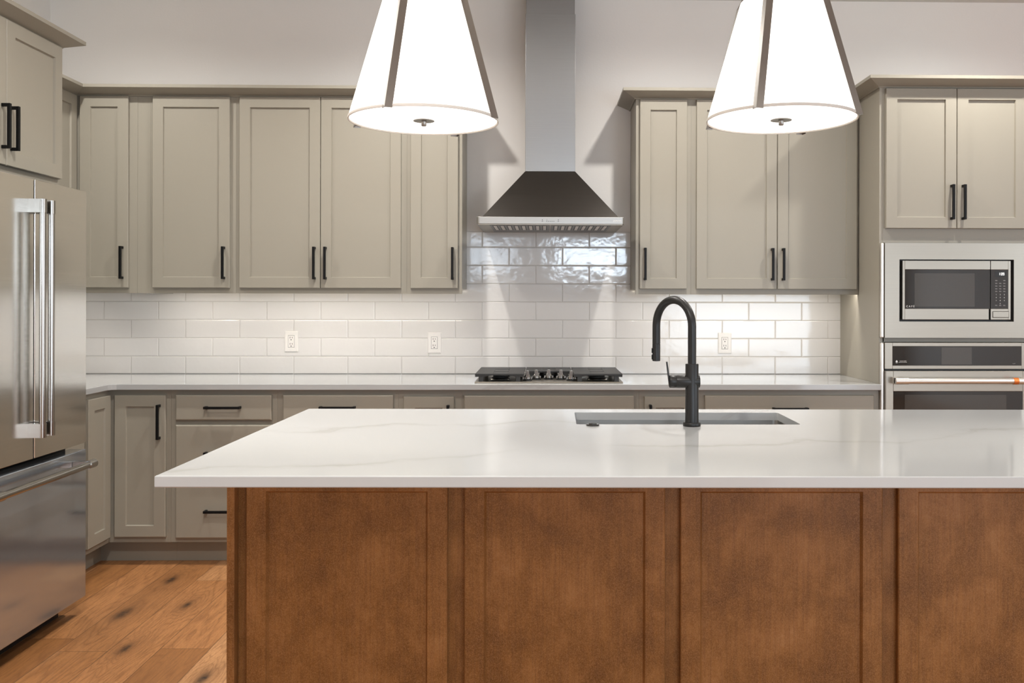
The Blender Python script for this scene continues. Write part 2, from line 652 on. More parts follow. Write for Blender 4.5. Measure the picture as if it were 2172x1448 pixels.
def front_slab(name, parent, x0, x1, z0, z1, front, t=0.019):
    b = B()
    y = -front
    b.rect_loft(x0, x1, z0, z1, [(0, y + t), (0, y + 0.005), (0.002, y + 0.0015), (0.006, y)])
    return obj(name, b, M['cab'], parent)


def pull(parent, cx, cz, front, vertical=True, L=0.174, w=0.0125):
    """square black bar pull standing off a door or drawer face"""
    b = B()
    y = -front
    h = L / 2
    s = w / 2
    if vertical:
        b.box(cx - s, cx + s, y - 0.034, y - 0.022, cz - h, cz + h)
        for zz in (cz - h, cz + h - w):
            b.box(cx - s, cx + s, y - 0.022, y, zz, zz + w)
    else:
        b.box(cx - h, cx + h, y - 0.034, y - 0.022, cz - s, cz + s)
        for xx in (cx - h, cx + h - w):
            b.box(xx, xx + w, y - 0.022, y, cz - s, cz + s)
    o = obj('handle', b, M['black'], parent, bevel=0.0012)
    o['label'] = 'black square bar pull'
    return o


UZ0, UZ1 = 1.372, 2.436
DZ0, DZ1 = 1.401, 2.427
UD = 0.305


def upper_body(parent, w, d=UD, z0=UZ0, z1=UZ1):
    b = B()
    b.box(0, w, -d + 0.019, -0.001, z0 + 0.028, z1)      # box, its floor set up behind the frame lip
    b.box(0, w, -d, -d + 0.019, z0, z1)                 # face frame
    return obj('body', b, M['cab'], parent, bevel=0.0003)


GU = 'greige wall cabinets'


def upper(x0, x1, doors, label):
    """doors: (x0, x1, handle side 'l'/'r')"""
    t = thing('wall_cabinet', label, 'cabinet', (x0 + 0.0002, 0, 0), group=GU)
    upper_body(t, x1 - x0 - 0.0004)
    for a, c, hs in doors:
        dr = door_shaker('door', t, a - x0, c - x0, DZ0, DZ1, UD + 0.02)
        hx = (c - 0.028 if hs == 'r' else a + 0.028) - x0
        pull(dr, hx, 1.535, UD + 0.02)
    return t


upper(-2.115, -1.6575, [(-2.099, -1.687, 'r')],
      'greige single-door wall cabinet right of the narrow corner door, black pull low at right')
upper(-1.6575, -0.740, [(-1.636, -1.2035, 'r'), (-1.2005, -0.770, 'l')],
      'greige double-door wall cabinet partly behind the left pendant lamp')
upper(-0.740, -0.442, [(-0.719, -0.463, 'r')],
      'narrow greige wall cabinet just left of the range hood')
upper(0.499, 0.800, [(0.519, 0.776, 'l')],
      'narrow greige wall cabinet just right of the range hood')
upper(0.800, 1.7165, [(0.827, 1.2655, 'r'), (1.2685, 1.703, 'l')],
      'greige double-door wall cabinet behind the right pendant lamp')

# corner wall cabinet: L shaped, two doors meeting in the inner corner
t = thing('corner_wall_cabinet', 'L-shaped greige corner wall cabinet behind the refrigerator, doors meeting in the corner',
          'cabinet', (LW, 0, 0), group=GU)
b = B()
CX = 0.635
for z0_, z1_, ins in ((UZ0 + 0.028, UZ1, 0.019), (UZ0, UZ1, 0.0)):
    if ins:
        b.prism([(0.001, -0.001), (CX, -0.001), (CX, -UD + ins), (UD - ins, -UD + ins), (UD - ins, -1.19), (0.001, -1.19)], z0_, z1_)
    else:
        b.box(UD, CX, -UD, -UD + 0.019, z0_, z1_)
        b.box(UD - 0.019, UD, -1.19, -UD, z0_, z1_)
obj('body', b, M['cab'], t)
d_ = door_shaker('door', t, 0.3345, 0.593, DZ0, DZ1, UD + 0.02)
pull(d_, 0.5645, 1.535, UD + 0.02)
b = B()
b.rect_loft(0.329, 0.60, DZ0, DZ1, [(0, 0), (0, -0.0165), (0.0025, -0.019), (0.057, -0.019), (0.060, -0.010)])
d2 = obj('door', b, M['cab'], t)
d2.matrix_local = Matrix.Translation((UD + 0.001, 0, 0)) @ Matrix.Rotation(math.pi / 2, 4, 'Z') @ Matrix.Translation((-0.929, 0, 0))
# filler strip between the corner unit and its neighbour
t = thing('filler_strip', 'plain greige filler strip between corner cabinet and the first wall cabinet', 'filler', (-2.1845, 0, 0))
obj('panel', B().box(0, 0.0688, -UD + 0.001, -0.001, UZ0, UZ1), M['cab'], t)


# ------------------------------------------------------------------ crown molding
def sweep(path, side, z=2.430):
    prof = [(0.0, z), (0.008, z), (0.010, z + 0.004), (0.070, z + 0.030), (0.075, z + 0.032), (0.075, z + 0.048), (0.0, z + 0.048)]
    b = B()
    P = [Vector(p) for p in path]
    rr = []
    for k, p in enumerate(P):
        ns = []
        if k > 0: ns.append((P[k] - P[k - 1]).normalized())
        if k < len(P) - 1: ns.append((P[k + 1] - P[k]).normalized())
        nn = [Vector((t_.y, -t_.x)) * side for t_ in ns]
        if len(nn) == 2:
            mm = (nn[0] + nn[1])
            mm = mm / (mm.length_squared) * 2
        else:
            mm = nn[0]
        rr.append([(p.x + mm.x * o_, p.y + mm.y * o_, z_) for o_, z_ in prof])
    b.rings(rr)
    return b


c = obj('crown_molding', sweep([(LW + UD, -1.16), (LW + UD, -UD), (-0.442, -UD), (-0.442, 0.006)], 1), M['cab'])
tag(c, 'long greige crown molding above the left run of wall cabinets', 'molding')
c = obj('crown_molding', sweep([(0.499, 0.006), (0.499, -UD), (1.6430, -UD)], 1), M['cab'])
tag(c, 'greige crown molding over the wall cabinets right of the hood', 'molding')
c = obj('crown_molding', sweep([(1.719, 0.006), (1.719, -0.61), (2.497, -0.61)], 1), M['cab'])
tag(c, 'greige crown molding atop the tall oven cabinet', 'molding')
c = obj('crown_molding', sweep([(LW + 0.002, -1.235), (-2.108, -1.235), (-2.108, -2.12)], -1), M['cab'])
tag(c, 'greige crown molding above the refrigerator cabinet', 'molding')

# ------------------------------------------------------------------ cabinet over the refrigerator (faces +x)
# local x runs from the near end (d 2.12) to the far end; local -y is the room side
t = thing('refrigerator_cabinet', 'greige double-door cabinet above the steel refrigerator', 'cabinet', (LW, -2.12, 0), math.pi / 2)
FD = 0.712
b = B()
b.box(0, 0.885, -FD, -0.001, 1.822, UZ1)
obj('body', b, M['cab'], t, bevel=0.001)
b = B().box(0.867, 0.885, -FD, -0.001, 0, 1.822)
obj('side_panel', b, M['cab'], t)
for a, c_, hs in ((0.045, 0.4570, 'r'), (0.4600, 0.868, 'l')):
    dr = door_shaker('door', t, a, c_, 1.857, DZ1, FD + 0.02)
    pull(dr, (c_ - 0.028) if hs == 'r' else (a + 0.028), 2.005, FD + 0.02)

# ------------------------------------------------------------------ refrigerator (faces +x)
t = thing('refrigerator', 'stainless steel french-door refrigerator with a bottom freezer drawer', 'refrigerator', (LW, -2.125, 0), math.pi / 2)
FX = 0.879     # door face distance from left wall
FWID = 0.788
b = B()
b.box(0.005, FWID - 0.005, -FX + 0.085, -0.05, 0.03, 1.785)
obj('body', b, M['dark'], t)
mid = 0.394
for a, c_ in ((0.0, mid - 0.0045), (mid + 0.0045, FWID)):
    b = B().box(a, c_, -FX, -FX + 0.07, 0.730, 1.795)
    obj('door', b, M['steel_f'], t, bevel=0.003)
b = B().box(0.0, FWID, -FX, -FX + 0.07, 0.080, 0.703)
fdw = obj('freezer_drawer', b, M['steel_d'], t, bevel=0.003)
fdw['label'] = 'mirror-like steel freezer drawer'
b = B().box(0.02, FWID - 0.03, -FX + 0.10, -FX + 0.14, 0.0, 0.078)
obj('toe_grille', b, M['dark'], t)
doors = [o for o in t.children if o.name.startswith('door')]
for k, cx in ((0, mid - 0.030), (1, mid + 0.030)):
    b = B()
    yo = -FX - 0.048
    # tube
    b.lathe([(0.0122, 0.83), (0.0122, 1.70)], cx, yo, 0, 24)
    ob = obj('door_handle', b, M['chrome'], doors[k], smooth=True)
    for z0_, z1_ in ((1.665, 1.716), (0.815, 0.868)):
        b = B()
        b.box(cx - 0.0138, cx + 0.0138, -FX - 0.048, -FX, z0_, z1_)
        b.lathe([(0.0142, z0_), (0.0142, z1_)], cx, yo, 0, 24)
        obj('bracket', b, M['chrome'], doors[k], smooth=True)
b = B()
hz = 0.655
b.lathe([(0.0145, 0.075), (0.0145, 0.675)], 0, -FX - 0.066, hz, 24, axis='x')
b.lathe([(0.0175, 0.025), (0.0175, 0.080)], 0, -FX - 0.066, hz, 24, axis='x')
b.lathe([(0.0175, 0.670), (0.0175, 0.722)], 0, -FX - 0.066, hz, 24, axis='x')
obj('drawer_handle', b, M['nickel'] if False else M['chrome'], fdw, smooth=True)
for x_ in (0.035, 0.675):
    obj('bracket', B().box(x_, x_ + 0.03, -FX - 0.062, -FX, hz - 0.014, hz + 0.014), M['chrome'], fdw, bevel=0.002)

# ------------------------------------------------------------------ base cabinets
BD = 0.61
BZ0, BZ1 = 0.114, 0.883
GB = 'greige base cabinets'


def base_body(parent, w, d=BD):
    b = B()
    b.box(0, w, -d, -0.001, BZ0, BZ1)
    obj('body', b, M['cab'], parent, bevel=0.0003)
    obj('toe_kick', B().box(0, w, -0.534, -0.30, 0.0, BZ0), M['cab'], parent)


def base(x0, x1, label):
    t_ = thing('base_cabinet', label, 'cabinet', (x0 + 0.0002, 0, 0), group=GB)
    base_body(t_, x1 - x0 - 0.0004)
    return t_


BF = BD + 0.02


def drawers(t_, x0, a, c_, spec):
    for z0_, z1_, hz_ in spec:
        dw = front_slab('drawer', t_, a - x0, c_ - x0, z0_, z1_, BF)
        if hz_:
            pull(dw, (a + c_) / 2 - x0, hz_, BF, vertical=False, L=0.180)


THREE = [(0.731, 0.858, 0.796), (0.422, 0.707, 0.567), (0.137, 0.399, 0.275)]
X0 = -1.878
t = base(-1.878, -1.344, 'greige three-drawer base cabinet right of the corner cabinet')
drawers(t, X0, -1.850, -1.370, THREE)
t = base(-1.344, -0.735, 'wide greige drawer base cabinet mostly hidden behind the back left island corner')
drawers(t, -1.344, -1.314, -0.759, THREE)
t = base(-0.735, -0.4125, 'narrow greige door base cabinet left of the cooktop cabinet')
dr = door_shaker('door', t, -0.707 + 0.735, -0.453 + 0.735, 0.140, 0.850, BF)
pull(dr, -0.481 + 0.735, 0.722, BF)
t = base(-0.4125, 0.487, 'greige base cabinet with a blank drawer front under the cooktop')
drawers(t, -0.4125, -0.402, 0.460, [(0.730, 0.856, None)])
for a, c_, hs in ((-0.402, 0.0275, 'r'), (0.0305, 0.460, 'l')):
    dr = door_shaker('door', t, a + 0.4125, c_ + 0.4125, 0.137, 0.707, BF)
    pull(dr, (c_ - 0.028 if hs == 'r' else a + 0.028) + 0.4125, 0.58, BF)
t = base(0.487, 0.797, 'narrow greige door base cabinet seen behind the black faucet')
dr = door_shaker('door', t, 0.513 - 0.487, 0.771 - 0.487, 0.138, 0.851, BF)
pull(dr, 0.541 - 0.487, 0.724, BF)
t = base(0.797, 1.7165, 'wide greige drawer base cabinet beside the tall oven cabinet')
drawers(t, 0.797, 0.820, 1.687, [(0.730, 0.857, 0.790), (0.422, 0.707, 0.567), (0.137, 0.399, 0.275)])

# corner base cabinet
t = thing('corner_base_cabinet', 'greige corner base cabinet with two shaker doors hinged in the corner beside the refrigerator',
          'cabinet', (LW, 0, 0), group=GB)
LBX = 0.632
b = B()
b.prism([(0.001, -0.001), (-1.8785 - LW, -0.001), (-1.8785 - LW, -BD), (LBX, -BD), (LBX, -1.15), (0.001, -1.15)], BZ0, BZ1)
obj('body', b, M['cab'], t)
b = B()
b.prism([(0.3, -0.3), (-1.8785 - LW, -0.3), (-1.8785 - LW, -0.534), (LBX - 0.078, -0.534), (LBX - 0.078, -1.15), (0.3, -1.15)], 0, BZ0)
obj('toe_kick', b, M['cab'], t)
dr = door_shaker('door', t, -2.1545 - LW, -1.900 - LW, 0.144, 0.857, BF)
pull(dr, -1.9285 - LW, 0.724, BF)
b = B()
b.rect_loft(0, 0.222, 0.144, 0.857, [(0, 0), (0, -0.0165), (0.0025, -0.019), (0.057, -0.019), (0.060, -0.010)])
d2 = obj('door', b, M['cab'], t)
d2.matrix_local = Matrix.Translation((LBX + 0.001, -0.857, 0)) @ Matrix.Rotation(math.pi / 2, 4, 'Z')

# ------------------------------------------------------------------ wall-run countertop
b = B()
ix = -2.165
CE = 0.648
b.prism([(LW + 0.001, -0.0035), (1.7165, -0.0035), (1.7165, -CE), (ix + 0.030, -CE), (ix + 0.009, -CE - 0.009), (ix, -CE - 0.030),
         (ix, -1.20), (LW + 0.001, -1.20)], 0.8845, 0.914)
o = obj('wall_countertop', b, M['quartz2'], bevel=0.0025)
tag(o, 'L-shaped white quartz countertop along the back wall carrying the cooktop', 'countertop')

# ------------------------------------------------------------------ outlets
first = None


def outlet(cx, cz, label):
    t_ = thing('wall_outlet', label, 'outlet', (cx, -0.003, cz), group='white duplex outlets')
    b_ = B()
    b_.rect_loft(-0.0385, 0.0385, -0.060, 0.060, [(0, 0), (0, -0.0025), (0.002, -0.0050), (0.006, -0.006)])
    obj('cover_plate', b_, M['white_plastic'], t_)
    b_ = B()
    b_.rect_loft(-0.0175, 0.0175, -0.034, 0.034, [(-0.0012, -0.0060), (-0.0006, -0.0064)])
    gp = obj('gap', b_, M['print_grey'], t_)
    b_ = B()
    b_.rect_loft(-0.0165, 0.0165, -0.033, 0.033, [(0, -0.006), (0, -0.0078), (0.001, -0.0085)])
    b_.box(-0.0165, 0.0165, -0.0088, -0.0084, -0.0004, 0.0004)
    rc = obj('receptacle', b_, M['white_plastic'], t_)
    b_ = B()
    for s in (1, -1):
        cz_ = 0.018 * s
        b_.box(-0.0075, -0.0050, -0.0089, -0.0083, cz_ - 0.001, cz_ + 0.009)
        b_.box(0.0045, 0.0070, -0.0089, -0.0083, cz_, cz_ + 0.008)
        b_.lathe([(0.0030, -0.0089), (0.0030, -0.0083)], 0, 0, cz_ - 0.0085, 12, axis='y')
    obj('slots', b_, M['black'], rc)
    for s in (1, -1):
        b_ = B()
        b_.lathe([(0.0024, -0.0066), (0.0026, -0.0058)], 0, 0, 0.0485 * s, 12, axis='y')
        obj('screw', b_, M['print'], t_)


outlet(-1.443, 1.100, 'white duplex outlet on the tile below the widest left wall cabinet')
outlet(-0.627, 1.093, 'white duplex outlet on the tile left of the cooktop')
outlet(1.0455, 1.093, 'white duplex outlet on the tile right of the black faucet')

# ------------------------------------------------------------------ range hood
HX = 0.034
t = thing('range_hood', 'stainless steel chimney range hood above the cooktop', 'range hood', (HX, 0, 0))
b = B()
b.box(-0.1355, 0.1355, -0.300, 0.0, 2.037, 2.892)
obj('chimney', b, M['steel_flue'], t, bevel=0.0015)
b = B()
b.box(-0.132, 0.132, -0.2965, 0.0, 2.892, CEIL - 0.001)
obj('upper_chimney', b, M['steel_flue'], t, bevel=0.0015)
b = B()


def rect3(x, y0, y1, z): return [(-x, y0, z), (x, y0, z), (x, y1, z), (-x, y1, z)]


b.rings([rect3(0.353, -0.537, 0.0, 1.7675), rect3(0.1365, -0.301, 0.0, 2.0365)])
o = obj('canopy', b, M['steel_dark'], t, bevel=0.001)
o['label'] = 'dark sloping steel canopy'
# front band with rounded ends
b = B()
w_, r_ = 0.381, 0.016
pl = [(-w_, 0.0)]
for k in range(7):
    a = math.pi + k * math.pi / 12
    pl.append((-w_ + r_ + r_ * math.cos(a), -0.552 + r_ + r_ * math.sin(a)))
for k in range(7):
    a = 1.5 * math.pi + k * math.pi / 12
    pl.append((w_ - r_ + r_ * math.cos(a), -0.552 + r_ + r_ * math.sin(a)))
pl.append((w_, 0.0))
b.prism(pl, 1.7305, 1.7675)
o = obj('front_band', b, M['band_steel'], t, bevel=0.002)
text_front('ZEPHYR', 0.0125, M['print'], 'brand_mark', o, 0.322, -0.5524, 1.743)
b = B()
for k in range(5):
    b.box(-0.022 + k * 0.0092, -0.0165 + k * 0.0092, -0.5524, -0.5515, 1.7435, 1.7455)
for xx in (-0.045, 0.037):
    b.box(xx, xx + 0.007, -0.5524, -0.5515, 1.7435, 1.7455)
    b.lathe([(0.0022, -0.5524), (0.0022, -0.5515)], xx + 0.0035, 0, 1.7515, 12, axis='y')
for s in (1, -1):
    b.rings([[(-0.0215, -0.5524, 1.7515 + 0.003 * s), (-0.0207, -0.5524, 1.7515 + 0.003 * s), (-0.0157, -0.5524, 1.7515 - 0.003 * s), (-0.0165, -0.5524, 1.7515 - 0.003 * s)],
             [(-0.0215, -0.5515, 1.7515 + 0.003 * s), (-0.0207, -0.5515, 1.7515 + 0.003 * s), (-0.0157, -0.5515, 1.7515 - 0.003 * s), (-0.0165, -0.5515, 1.7515 - 0.003 * s)]])
obj('touch_controls', b, M['dark'], o)
# underside: sloping lip and baffle filters with slots
b = B()
b.box(-0.372, 0.372, -0.545, -0.010, 1.727, 1.7305)
un = obj('underside', b, M['steel'], t)
for sx in (-1, 1):
    x0_, x1_ = (-0.315, -0.004) if sx < 0 else (0.004, 0.315)
    b = B()
    b.box(x0_, x1_, -0.515, -0.060, 1.7255, 1.727)
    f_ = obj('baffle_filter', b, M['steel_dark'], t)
    for k in range(8):
        xc = x0_ + 0.026 + k * 0.0370
        sl = obj('slot', B().box(xc - 0.0125, xc + 0.0125, -0.500, -0.215, 1.7250, 1.7256), M['dark'], f_)
        obj('slot_insert', B().box(xc - 0.0080, xc + 0.0080, -0.490, -0.225, 1.7243, 1.7251), M['print'], f_)

# ------------------------------------------------------------------ cooktop
CX0 = 0.0275
t = thing('gas_cooktop', 'stainless gas cooktop with three black grates set in the wall counter', 'cooktop', (CX0, 0, 0.9143))
b = B()
b.box(-0.381, 0.381, -0.580, -0.075, 0.0, 0.006)
tray = obj('tray', b, M['steel'], t, bevel=0.003)
for gx0, gx1, gy0 in ((-0.378, -0.128, -0.572), (-0.124, 0.124, -0.385), (0.128, 0.378, -0.572)):
    b = B()
    top, bot = 0.047, 0.038
    y1_ = -0.110
    gw, gl_ = gx1 - gx0, y1_ - gy0
    xa_, xb_ = gx0 + gw * 0.36, gx0 + gw * 0.66
    b.box(gx0, xa_, gy0, y1_, bot, top)
    b.box(xb_, gx1, gy0, y1_, bot, top)
    yy_ = gy0
    for fr in (0.30, 0.62):
        ys = gy0 + gl_ * fr
        b.box(xa_, xb_, yy_, ys, bot, top)
        yy_ = ys + 0.022
    b.box(xa_, xb_, yy_, y1_, bot, top)
    # feet and thickened corners of the front rail
    for xx in (gx0 + 0.018, gx1 - 0.042):
        for yy in (gy0 + 0.002, y1_ - 0.026):
            b.box(xx, xx + 0.024, yy, yy + 0.024, 0.006, bot)
    for s, xa in ((1, gx0), (-1, gx1)):
        tri = [(xa, bot), (xa + s * 0.085, bot), (xa + s * 0.040, bot - 0.006), (xa, bot - 0.008)]
        b.rings([[(px, gy0 + 0.001, pz) for px, pz in tri], [(px, gy0 + 0.013, pz) for px, pz in tri]])
    obj('grate', b, M['iron'], t, bevel=0.0015)
for bx, by, br in ((-0.255, -0.430, 0.040), (-0.255, -0.210, 0.034), (0.255, -0.430, 0.042), (0.255, -0.210, 0.030), (0.0, -0.235, 0.050)):
    b = B()
    b.lathe([(br + 0.012, 0.006), (br + 0.010, 0.012), (br, 0.018)], bx, by, 0, 32)
    bu = obj('burner', b, M['chrome'], t, smooth=True)
    b = B()
    b.lathe([(br * 0.96, 0.018), (br, 0.020), (br, 0.024), (br * 0.9, 0.027)], bx, by, 0, 32)
    obj('burner_cap', b, M['iron'], bu, smooth=True)
for kx, ky in ((-0.111, -0.500), (-0.0655, -0.445), (0.0, -0.430), (0.0640, -0.445), (0.1165, -0.500)):
    b = B()
    b.lathe([(0.024, 0.006), (0.024, 0.010), (0.019, 0.011)], kx, ky, 0, 28)
    kb = obj('knob', b, M['dark'], t, smooth=True)
    b = B()
    b.lathe([(0.014, 0.010), (0.0195, 0.015), (0.0195, 0.025), (0.014, 0.030), (0.0095, 0.042), (0.0085, 0.058)], kx, ky, 0, 28)
    b.box(kx - 0.024, kx + 0.024, ky - 0.004, ky + 0.004, 0.015, 0.026)
    b.box(kx - 0.0075, kx + 0.0075, ky - 0.018, ky + 0.002, 0.014, 0.057)
    obj('grip', b, M['chrome'], kb, smooth=True)

# ------------------------------------------------------------------ tall oven cabinet
TX = 1.7175
TW = 0.779
t = thing('oven_cabinet', 'tall greige cabinet housing the microwave and wall oven', 'cabinet', (TX, 0, 0))
TF = BD
b = B()
# side panels, top box above the microwave, frames round the openings
b.box(0, 0.018, -TF, -0.001, 0.0, UZ1)
b.box(TW - 0.018, TW, -TF, -0.001, 0.0, UZ1)
b.box(0.018, TW - 0.018, -TF, -0.001, 1.636, UZ1)
b.box(0.018, TW - 0.018, -TF, -0.001, 1.128, 1.150)
b.box(0.018, TW - 0.018, -TF, -0.001, 0.114, 0.45)
b.box(0.018, TW - 0.018, -0.02, -0.001, 0.45, 1.65)
obj('body', b, M['cab'], t, bevel=0.0008)
obj('face_stile', B().box(0.0181, 0.0245, -TF, -TF + 0.02, 0.0, 1.6355), M['cab'], t)
for a, c_, hs in ((0.0275, 0.3905, 'r'), (0.3935, 0.7515, 'l')):
    dr = door_shaker('door', t, a, c_, 1.709, 2.424, TF + 0.02)
    pull(dr, (c_ - 0.028) if hs == 'r' else (a + 0.028), 1.842, TF + 0.02, L=0.178)
obj('toe_kick', B().box(0.018, TW - 0.018, -0.534, -0.45, 0, 0.114), M['cab'], t)
dw = front_slab('drawer', t, 0.0275, 0.7515, 0.137, 0.40, TF + 0.02)
pull(dw, TW / 2, 0.29, TF + 0.02, vertical=False, L=0.18)

# microwave
MX = 1.7365
t = thing('microwave_oven', 'built-in steel microwave with dark window above the wall oven', 'microwave', (MX, 0, 0))
Wm = 0.742
b = B()


def frame(b_, x0, x1, z0, z1, a0, a1, c0, c1, y0, y1):
    """rectangular frame (outer x0..z1, hole a0..c1)"""
    b_.box(x0, a0, y0, y1, z0, z1)
    b_.box(a1, x1, y0, y1, z0, z1)
    b_.box(a0, a1, y0, y1, z0, c0)
    b_.box(a0, a1, y0, y1, c1, z1)
    return b_


frame(b, 0.0, Wm, 1.151, 1.634, 0.074, 0.662, 1.234, 1.550, -0.640, -0.6115)
obj('trim_kit', b, M['steel'], t)
obj('trim_edge', B().box(-0.0175, -0.0003, -0.633, -0.6115, 1.151, 1.633), M['trim_steel'], t, bevel=0.005, segs=3)
b = B().box(0.066, 0.670, -0.61, -0.30, 1.228, 1.556)
obj('cavity', b, M['dark'], t)
b = B()
frame(b, 0.0880, 0.5385, 1.244, 1.5435, 0.1005, 0.5385, 1.2990, 1.4990, -0.644, -0.612)
b.box(0.530, 0.5385, -0.644, -0.612, 1.244, 1.2990)
dr = obj('door', b, M['steel'], t, bevel=0.0012)
gl = obj('window', B().box(0.1005, 0.5385, -0.6425, -0.615, 1.2990, 1.4990), M['glass_black'], dr)
obj('screen', B().box(0.1500, 0.4590, -0.6432, -0.6420, 1.3100, 1.4795), M['glass_win'], gl)
text_front('CAFÉ', 0.0135, M['print'], 'lettering', gl, 0.1080, -0.6426, 1.3065, space=1.55)
b = B()
frame(b, 0.5410, 0.6440, 1.244, 1.5435, 0.5410, 0.6315, 1.2990, 1.4990, -0.644, -0.612)
cp = obj('control_side', b, M['steel'], t, bevel=0.0012)
ck = obj('control_panel', B().box(0.5410, 0.6315, -0.6425, -0.615, 1.2990, 1.4990), M['glass_black'], cp)
obj('display', B().box(0.5630, 0.6200, -0.6430, -0.6420, 1.4620, 1.4905), M['dark'], ck)


def seven(b_, ch, x, z, w_, h_, s_, y):
    seg = {'1': 'bc', '3': 'abgcd', '9': 'abcdfg'}[ch]
    q = {'a': (x, x + w_, z + h_ - s_, z + h_), 'd': (x, x + w_, z, z + s_), 'g': (x, x + w_, z + h_ / 2 - s_ / 2, z + h_ / 2 + s_ / 2),
         'b': (x + w_ - s_, x + w_, z + h_ / 2, z + h_), 'c': (x + w_ - s_, x + w_, z, z + h_ / 2),
         'f': (x, x + s_, z + h_ / 2, z + h_), 'e': (x, x + s_, z, z + h_ / 2)}
    for c__ in seg:
        a_ = q[c__]
        b_.box(a_[0], a_[1], y - 0.0004, y, a_[2], a_[3])


b = B()
seven(b, '1', 0.5820, 1.4705, 0.0060, 0.0130, 0.0017, -0.6430)
b.box(0.5895, 0.5911, -0.6434, -0.6430, 1.4740, 1.4756).box(0.5895, 0.5911, -0.6434, -0.6430, 1.4790, 1.4806)
seven(b, '3', 0.5930, 1.4705, 0.0075, 0.0130, 0.0017, -0.6430)
seven(b, '9', 0.6030, 1.4705, 0.0075, 0.0130, 0.0017, -0.6430)
obj('clock_digits', b, M['mark'], ck)
# key legends, three columns
rows = [1.4430, 1.4290, 1.4150, 1.4010, 1.3880, 1.3165]
for r_i, zz in enumerate(rows):
    for c_i, xx in enumerate((0.5700, 0.5905, 0.6115)):
        if r_i == 0 and c_i == 1: continue
        kb_ = B()
        kb_.box(xx - 0.0060, xx + 0.0050, -0.6428, -0.6424, zz + 0.0008, zz + 0.0022)
        kb_.box(xx - 0.0050, xx + 0.0060, -0.6428, -0.6424, zz - 0.0018, zz - 0.0006)
        obj('key_label', kb_, M['print_grey'], ck)
nums = [['1', '2', '3'], ['4', '5', '6'], ['7', '8', '9'], ['', '0', '']]
for r_i, row in enumerate(nums):
    for c_i, ch in enumerate(row):
        if ch:
            text_front(ch, 0.0085, M['print'], 'key_number', ck, (0.5700, 0.5905, 0.6115)[c_i], -0.6426, 1.3690 - r_i * 0.0152, align='CENTER')
b = B().box(0.5500, 0.6350, -0.6446, -0.6438, 1.2540, 1.2870)
obj('button_outline', b, M['dark'], cp, bevel=0.006, segs=3)
b = B().box(0.5520, 0.6330, -0.6468, -0.6440, 1.2560, 1.2850)
obj('open_button', b, M['steel'], cp, bevel=0.0012)

# wall oven
t = thing('wall_oven', 'built-in steel wall oven with black control strip below the microwave', 'oven', (MX, 0, 0))
b = B()
frame(b, 0.0, Wm, 0.9925, 1.1260, 0.0395, 0.7025, 1.0100, 1.1080, -0.640, -0.6115)
pn = obj('control_fascia', b, M['steel'], t, bevel=0.0012)
obj('trim_edge', B().box(-0.0175, -0.0003, -0.633, -0.6115, 0.60, 1.125), M['trim_steel'], t, bevel=0.005, segs=3)
cg = obj('control_panel', B().box(0.0395, 0.7025, -0.6405, -0.6120, 1.0100, 1.1080), M['glass_black'], pn)
obj('screen', B().box(0.2900, 0.4460, -0.6412, -0.6400, 1.0155, 1.1025), M['screen'], cg)
b = B()
b.rings([[(0.0555, -0.6409, 1.0260), (0.0655, -0.6409, 1.0260), (0.0655, -0.6409, 1.0320), (0.0605, -0.6409, 1.0375), (0.0555, -0.6409, 1.0320)],
         [(0.0555, -0.6404, 1.0260), (0.0655, -0.6404, 1.0260), (0.0655, -0.6404, 1.0320), (0.0605, -0.6404, 1.0375), (0.0555, -0.6404, 1.0320)]])
b.box(0.0560, 0.0650, -0.6409, -0.6404, 1.0225, 1.0240)
b.box(0.0700, 0.1130, -0.6409, -0.6404, 1.0252, 1.0262)
obj('house_mark', b, M['print'], cg)
text_front('SCAN HERE', 0.0068, M['print'], 'lettering', cg, 0.0755, -0.6407, 1.0300)
text_front('CAFÉ', 0.0060, M['print_grey'], 'lettering', cg, 0.6560, -0.6407, 1.0180)
# oven door
b = B()
frame(b, 0.0, Wm, 0.47, 0.9830, 0.0395, 0.7025, 0.56, 0.8800, -0.652, -0.6120)
od = obj('door', b, M['steel'], t, bevel=0.0015)
og = obj('window', B().box(0.0395, 0.7025, -0.6505, -0.6130, 0.56, 0.8800), M['glass_black'], od)
obj('inner_pane', B().box(0.0980, 0.6190, -0.6512, -0.6500, 0.59, 0.8620), M['glass_win'], og)
obj('gap', B().box(0.006, Wm - 0.006, -0.625, -0.6120, 0.9830, 0.9925), M['dark'], t)
obj('cavity', B().box(0.010, Wm - 0.010, -0.6115, -0.10, 0.48, 1.12), M['dark'], t)
b = B()
hy, hzz = -0.700, 0.9365
b.lathe([(0.0145, 0.090), (0.0145, 0.655)], 0, hy, hzz, 24, axis='x')
hn = obj('handle', b, M['trim_steel'], od, smooth=True)
for a_, c_, xx in ((0.030, 0.096, 0.030), (0.650, 0.712, 0.690)):
    b = B()
    b.lathe([(0.0165, a_), (0.0165, c_)], 0, hy, hzz, 24, axis='x')
    b.box(xx, xx + 0.022, hy + 0.002, -0.652, hzz - 0.016, hzz + 0.016)
    obj('bracket', b, M['trim_steel'], hn, smooth=True)
b = B().lathe([(0.0172, 0.628), (0.0172, 0.652)], 0, hy, hzz, 24, axis='x')
rg = obj('ring', b, M['copper'], hn, smooth=True)
rg['label'] = 'bright orange copper ring'

# ------------------------------------------------------------------ island
# the island stands very slightly askew to the wall; everything on it is built in its own frame
IO = Vector((-0.915, -1.677))
IA = -0.0127
ca, sa = math.cos(IA), math.sin(IA)


def isl(x, d):
    """room position (x, distance from wall) to island-local x, y"""
    v = Vector((x, -d)) - IO
    return (ca * v.x + sa * v.y, -sa * v.x + ca * v.y)


IL = 2.86
ID = 1.356
ST = 0.914
SB = 0.8855
